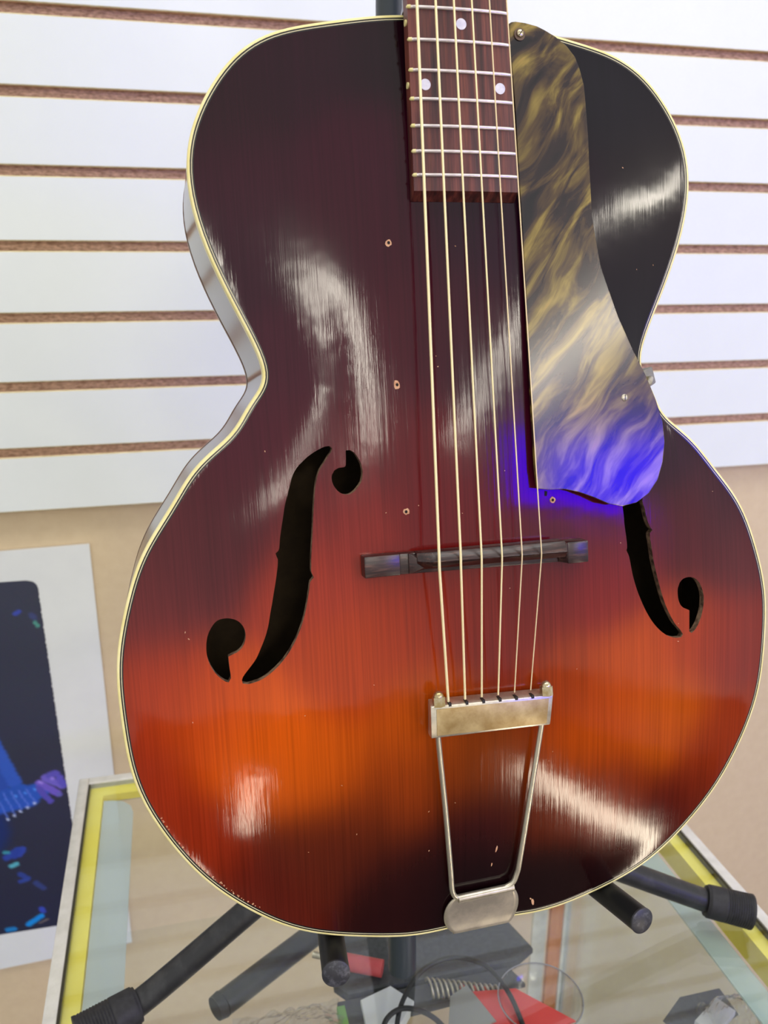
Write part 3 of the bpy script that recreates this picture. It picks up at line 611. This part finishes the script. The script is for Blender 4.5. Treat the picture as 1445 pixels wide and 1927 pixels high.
t.l.new(tc.outputs['Object'], wn.inputs['Vector']); t.l.new(wn.outputs['Color'], sc_.inputs[0]); t.l.new(tc.outputs['Object'], ad.inputs[0]); t.l.new(sc_.outputs[0], ad.inputs[1]); t.l.new(ad.outputs[0], mp.inputs[0]); t.l.new(mp.outputs[0], mq.inputs[0]); t.l.new(mq.outputs[0], n1.inputs['Vector'])
r = t.ramp(n1.outputs['Fac'], [(0.33, srgb(16, 12, 18)), (0.43, srgb(42, 29, 29)), (0.51, srgb(78, 60, 36)), (0.58, srgb(110, 93, 45)), (0.66, srgb(140, 120, 58)), (0.76, srgb(168, 132, 66))]); t.l.new(r.outputs[0], t.b.inputs['Base Color']); t.b.inputs['Metallic'].default_value = 0.05
pg = prism('pickguard', [(x*K, y*K) for x, y in PG], -0.0022, 0.0, pgm, gtr, 0.0003, zf=lambda x, y: (20-.043*(y/K-30))*K)
def screw(x, y, z, r, m, par, slot=0.5):
    s = tube('screw', g3([(x, y, z-0.6), (x, y, z), (x, y, z+0.5)]), [r*K, r*K, r*0.75*K], m, par, 20)
    c, n_ = math.cos(slot), math.sin(slot); V = []
    for a, b_ in ((-r*.8, -.25), (r*.8, -.25), (r*.8, .25), (-r*.8, .25)): V.append((x+a*c-b_*n_, y+a*n_+b_*c, z+0.53))
    V += [(a, b_, z+0.3) for a, b_, _ in V]
    mesh('screw_slot', g3(V), [(0, 1, 2, 3), (0, 4, 5, 1), (1, 5, 6, 2), (2, 6, 7, 3), (3, 7, 4, 0)], slotm, par); return s
zp = lambda y: 20-.043*(y-30)
ws = disc('washer', 34.6, 271.6, zp(271.6)+0.7, 3.1, noisy('tarnished_washer', srgb(84, 66, 56), srgb(120, 100, 80), 200, rough=0.5, metal=0.6), pg, 0.9)
screw(34.7, 271.9, zp(271.9)+1.3, 2.0, brass, pg, 0.9)
screw(88.6, 80.2, zp(80.2)+0.05, 2.1, nick, pg, 1.5)
hull('side_bracket', [(112.5, 95.5, -2), (118.5, 97.5, -2), (121.0, 88, -2), (114, 84, -2), (113.5, 95.5, -14), (119, 97, -14), (121.0, 88, -14), (115, 84, -14)], noisy('dull_grey_metal', srgb(120, 118, 108), srgb(144, 142, 130), 120, rough=0.5, metal=0.3), pg, 0.4)
tube('bracket_rod', g3([(93, 80.5, zp(80.5)-3.2), (108, 88, 12), (115, 90.5, 2), (117, 91, -8)]), 0.0015, nick, pg, 10)
# wear and screw holes in the top
chip = noisy('bare_wood_chip', srgb(178, 122, 86), srgb(214, 170, 130), 400, rough=0.7); dark = mat('hole_dark', srgb(18, 8, 8), 0.9)
def fleck(pts, m, name, par, dz=0.12): return mesh(name, g3([(x, y, h1(x, y)+dz) for x, y in pts]), [tuple(range(len(pts)))], m, par)
for i, (x, y) in enumerate([(-41.6, 165.7), (-41.2, 92.8), (-40.1, 25.6), (45.2, 25.5)]):
    P = []; rr_ = [1.7, 1.5, 1.6, 1.6][i]
    for k in range(11):
        a = 2*math.pi*k/11; q = rr_*(0.8+0.45*random.random()); P.append((x+q*math.cos(a), y+q*math.sin(a)*(1.7 if i == 1 else 1.1)))
    o = fleck(P, chip, 'screw_hole', gtr); P2 = [(x+0.8*math.cos(a*0.785), y+0.9*math.sin(a*0.785)) for a in range(8)]; fleck(P2, dark, 'hole', o, 0.2)
fleck([(40.2, 28.2), (41.6, 28.0), (42.0, 30.6), (40.4, 31.0)], dark, 'screw_hole', gtr, 0.12)
V = []; F = []
def addf(P):
    o = len(V); V.extend([(x*K, y*K, (h1(x, y)+0.1)*K) for x, y in P]); F.append(tuple(range(o, o+len(P))))
def flk(x, y, a, b_, th):
    P = []
    for k in range(7):
        q = 2*math.pi*k/7; s = 0.65+0.6*random.random(); u, v_ = a*s*math.cos(q), b_*s*math.sin(q); P.append((x+u*math.cos(th)-v_*math.sin(th), y+u*math.sin(th)+v_*math.cos(th)))
    addf(P)
flk(7.0, -177.5, 0.8, 2.2, -0.25); flk(4.2, -187.2, 0.4, 1.4, -0.2); flk(31.9, -219.5, 0.9, 2.6, 0.1); flk(30.5, -217, 0.5, 1.1, 0.6)
E5 = outline(2000, 4.4)
sel = [p for p in E5 if p[0] < -95 and -190 < p[1] < -128]
for k in range(40):
    p = sel[int(random.random()*len(sel))]; flk(p[0]+random.random()*0.9-0.7, p[1]+random.random()*0.9-0.7, 0.15+0.35*random.random(), 0.25+0.5*random.random(), random.random()*3)
for k in range(44):
    x = random.uniform(-160, 165); y = random.uniform(-200, 220)
    if not any(inside(np.array([[x, y]]), h)[0] for h in HOLES) and inside(np.array([[x, y]]), outline(200, 8))[0]: flk(x, y, 0.16+0.12*random.random(), 0.25+0.35*random.random(), random.random()*3)
fl = mesh('finish_chips', V, F, chip, gtr); fl['kind'] = 'stuff'

# ---------------------------------------------------------------- stock lying on the glass shelf inside the case
SZ = -641.6
def it(name, X, Y, label, cat, group=None):
    e = empty(name, W(X, Y, SZ)); tag(e, label, cat, group); return e
def lo(X, Y, Z, e, ox): return ((X-ox[0])/1000, (Y-ox[1])/1000, (Z-SZ)/1000)
dgrey = noisy('charcoal_nylon', srgb(62, 64, 68), srgb(78, 80, 84), 300, rough=0.7, bump=0.2, bd=0.0004)
def slab(name, poly, z0, z1, m, label, cat, bev=0.002, tilt=None):
    cx = sum(p[0] for p in poly)/len(poly); cy = sum(p[1] for p in poly)/len(poly)
    e = prism(name, [((x-cx)/1000, (y-cy)/1000) for x, y in poly], z0/1000, z1/1000, m, None, bev); e.location = W(cx, cy, SZ); tag(e, label, cat); return e
slab('padded_case', [(105, 632), (120, 640), (262, 640), (276, 628), (292, 574), (270, 562), (112, 562), (102, 575)], 0.3, 9, dgrey, 'charcoal padded flat case lying under the glass behind the cables', 'case', 0.004)
slab('grey_pouch', [(102, 560), (262, 560), (270, 540), (100, 532)], 0.3, 7, dgrey, 'narrow charcoal fabric pouch in front of the padded case', 'pouch', 0.003)
e = empty('red_handle_tube', W(118, 586, SZ)); tag(e, 'faded red round handle under the glass beside the column', 'handle')
tube('grip', [(-0.004, 0.004, 0.0175), (0.028, -0.012, 0.0175)], 0.0075, noisy('faded_red_plastic', srgb(196, 76, 82), srgb(214, 92, 96), 60, rough=0.4), e, 20)
tube('rod', [(-0.03, 0.018, 0.0175), (-0.0045, 0.0042, 0.0175)], 0.003, nick, e, 12)
e = empty('rubber_tube', W(45, 602, SZ)); tag(e, 'thick black dusty rubber tube under the glass at left', 'tube')
tube('tube_body', [(-0.040, -0.026, 0.0115), (0.0, 0.0, 0.0115), (0.056, 0.036, 0.0115)], 0.011, blk, e, 24)
tube('tube_end', [(-0.047, -0.030, 0.0118), (-0.0405, -0.0263, 0.0118)], [0.0102, 0.0116], rub, e, 24)
slab('white_box', [(121, 552), (150, 560), (166, 540), (150, 522), (120, 524)], 0.3, 12, mat('white_card', srgb(224, 226, 230), 0.5), 'small white cardboard box under the glass below the stand column', 'box', 0.001)
slab('green_card', [(100, 552), (107, 552), (107, 512), (100, 512)], 0.3, 10, mat('green_card', srgb(120, 170, 84), 0.5), 'narrow green packet standing beside the plastic bag', 'packet', 0.001)
slab('red_card', [(203, 536), (255, 528), (292, 486), (225, 480)], 14, 16, mat('red_card', srgb(232, 74, 70), 0.5), 'bright red folded card under the black cable', 'card', 0.0005)
slab('grey_card', [(196, 532), (214, 540), (226, 500), (180, 490)], 16.5, 18, mat('grey_card', srgb(146, 146, 142), 0.5), 'grey triangular folded card on top of the red card', 'card', 0.0005)
# coiled chrome spring
e = empty('coil_spring', W(208, 548, SZ)); tag(e, 'chrome coil spring with red beads lying beside the red card', 'spring')
P = []
for k in range(220):
    a = k*2*math.pi/16; q = k/219; r_ = 0.0085*(1-0.45*q); P.append((-0.026+0.06*q, (0.003-0.018*q)+r_*math.cos(a), 0.0098+r_*math.sin(a)))
tube('coil', P, 0.0011, nick, e, 8)
redb = mat('red_orange_bead', srgb(228, 78, 44), 0.35)
for k in range(3): tube('bead', [(0.002+0.010*k, -0.002-0.003*k, 0.006), (0.006+0.010*k, -0.003-0.003*k, 0.006)], 0.0042, redb, e, 12)
cab = mat('black_cable_jacket', srgb(38, 38, 40), 0.5)
def cable(name, pts, r, label):
    o = tube(name, smooth_path([W(*p) for p in pts], 10), r, cab, None, 12); return tag(o, label, 'cable')
cable('cable', [(140, 505, -624), (152, 530, -618), (176, 552, -612), (206, 558, -610), (232, 545, -612), (244, 520, -618), (246, 488, -624), (246, 455, -634)], 0.0021, 'black cable looping high over the red card and the spring')
cable('cable', [(128, 500, -632), (134, 517, -620), (150, 524, -617), (168, 516, -617), (180, 500, -619), (190, 478, -632)], 0.0022, 'short black cable loop in front of the white box')
clear = glass_mat('clear_plastic', (0.93, 0.93, 0.95, 1), 1.2, 0.12)
e = empty('clear_tub', W(268, 506, SZ)); tag(e, 'round clear plastic tub behind the red card', 'tub')
V = []; F = []; sg = 36
for z, r_ in ((0.0, 0.030), (0.024, 0.034), (0.026, 0.036), (0.0245, 0.0345)):
    for k in range(sg): a = 2*math.pi*k/sg; V.append((r_*math.cos(a), r_*math.sin(a), z))
for j in range(3):
    for k in range(sg): F.append((j*sg+k, j*sg+(k+1) % sg, (j+1)*sg+(k+1) % sg, (j+1)*sg+k))
F.append(tuple(range(sg))[::-1]); mesh('tub_wall', V, F, clear, e, True)
tube('tub_rim', [(0.036*math.cos(2*math.pi*k/40), 0.036*math.sin(2*math.pi*k/40), 0.0258) for k in range(41)], 0.0005, mat('tub_rim_grey', srgb(150, 150, 156), 0.5), e, 8, False)
def bag(name, cx, cy, w_, d_, label, seed):
    r2 = np.random.default_rng(seed); n = 26; V = []; F = []
    H = r2.normal(0, 1, (n, n))
    for _ in range(3): H = (H+np.roll(H, 1, 0)+np.roll(H, -1, 0)+np.roll(H, 1, 1)+np.roll(H, -1, 1))/5
    for j in range(n):
        for i in range(n):
            u, v = i/(n-1)*2-1, j/(n-1)*2-1; rr = 1+0.12*math.sin(3*math.atan2(v, u)); z = 0.026*max(0, 1-(u*u+v*v)**1.2*0.75)+abs(H[j, i])*0.012+0.001
            V.append((u*w_/2*rr, v*d_/2*rr, z))
    F = [(j*n+i, j*n+i+1, (j+1)*n+i+1, (j+1)*n+i) for j in range(n-1) for i in range(n-1)]
    o = mesh(name, V, F, glass_mat('crinkled_bag_film', (0.86, 0.86, 0.87, 1), 2.2, 0.10), None); o.location = W(cx, cy, SZ); return tag(o, label, 'bag')
bag('plastic_bag', 58, 520, 0.085, 0.085, 'crumpled clear plastic bag under the glass below the left cradle arm', 3)
bag('plastic_bag', 432, 458, 0.05, 0.05, 'clear plastic bag in the right corner of the case beside the side pane', 5)
slab('white_sleeve', [(396, 470), (428, 486), (436, 470), (404, 452)], 0.3, 6, mat('white_sleeve', srgb(216, 216, 222), 0.4), 'white paper sleeve leaning in the right corner of the case', 'sleeve', 0.0006)
slab('dark_pouch', [(372, 480), (400, 498), (440, 498), (440, 470), (380, 452)], 0.2, 0.29, dgrey, 'thin dark pouch under the white sleeve in the right corner', 'pouch', 0.0)

# ---------------------------------------------------------------- the shop behind the camera (seen only as reflections; the lit counters are added)
tubem = mat('lit_diffuser', (0.02, 0.02, 0.02, 1), 0.5, emit=(1.0, 0.93, 0.80, 1), es=41.0); fixm = mat('fixture_white', srgb(230, 230, 228), 0.4)
ROWS = [((0.16, -3.75), (0.38, -4.85), 'ceiling light nearest the guitar in the middle row'), ((0.40, -4.95), (0.62, -6.05), 'ceiling light farthest from the guitar in the middle row'),
        ((2.15, -2.8), (2.15, -3.9), 'ceiling light nearest the guitar in the right row'), ((2.15, -4.0), (2.15, -5.15), 'middle ceiling light of the right row'), ((2.15, -5.25), (2.15, -6.4), 'ceiling light farthest from the guitar in the right row'),
        ((2.3, -2.62), (3.25, -2.62), 'ceiling light turned crosswise at the head of the right row'),
        ((0.08, -3.72), (-0.36, -4.45), 'ceiling light added slantwise at the head of the middle row to join its streaks'),  # added tube, bridges two streaks on the upper left lacquer
        ((-0.52, -4.95), (-0.60, -5.9), 'single ceiling light of the left row')]
for (xa, ya), (xb, yb), lb in ROWS:
    e = empty('ceiling_light', ((xa+xb)/2, (ya+yb)/2, 2.74)); e.rotation_euler = (0, 0, math.atan2(yb-ya, xb-xa)); L_ = math.hypot(xb-xa, yb-ya)/2
    tag(e, 'long fluorescent '+lb, 'ceiling light', 'rows of ceiling lights')
    box('housing', (-L_-0.03, -0.08, 0.012), (L_+0.03, 0.08, 0.07), fixm, e, 0.004)
    box('diffuser', (-L_, -0.045, -0.04), (L_, 0.045, 0.0115), tubem, e, 0.01)
ledm = mat('blue_led_panel', (0, 0, 0, 1), 0.5, emit=(0.022, 0.0, 1.0, 1), es=24.0)
e = empty('led_sign', (1.97, -3.05, 1.83)); tag(e, 'glowing blue light panel across the shop opposite the guitar', 'light panel')
box('sign_frame', (-0.62, -0.04, -0.19), (0.62, -0.012, 0.19), fixm, e, 0.004); box('lit_panel', (-0.56, -0.0115, -0.15), (0.56, 0.0, 0.15), ledm, e)
dwood = noisy('dark_counter_wood', srgb(40, 30, 28), srgb(54, 42, 38), 30, vec=(1, 1, 8), rough=0.5)
glowm = mat('added_counter_glow', (0.02, 0.02, 0.02, 1), 0.5, emit=(1.0, 0.86, 0.66, 1), es=32.0)  # glow of the added counters, makes the low streaks on the lacquer
for xc, y0, y1, a, b_, lb in ((-0.42, -3.6, -2.3, -3.35, -2.45, 'added dark counter with a glowing strip for low streaks on the guitar, behind the camera at left'), (1.33, -3.0, -1.35, -2.75, -1.5, 'added dark counter with a glowing strip for low streaks on the guitar, behind the camera at right')):
    sd = 1 if xc < 0 else -1
    e = empty('added_counter', (xc, (y0+y1)/2, 0)); tag(e, lb, 'counter'); yc = (y0+y1)/2
    box('counter_body', (-0.16, y0-yc, 0.0), (0.16, y1-yc, 0.72), dwood, e, 0.005); box('counter_top', (-0.18, y0-yc-0.02, 0.7205), (0.18, y1-yc+0.02, 0.745), dwood, e, 0.005)
    xa, xb = sorted((sd*0.1605, sd*0.21)); box('added_glow_strip', (xa, a-yc, 0.33), (xb, b_-yc, 0.39), glowm, e, 0.01)
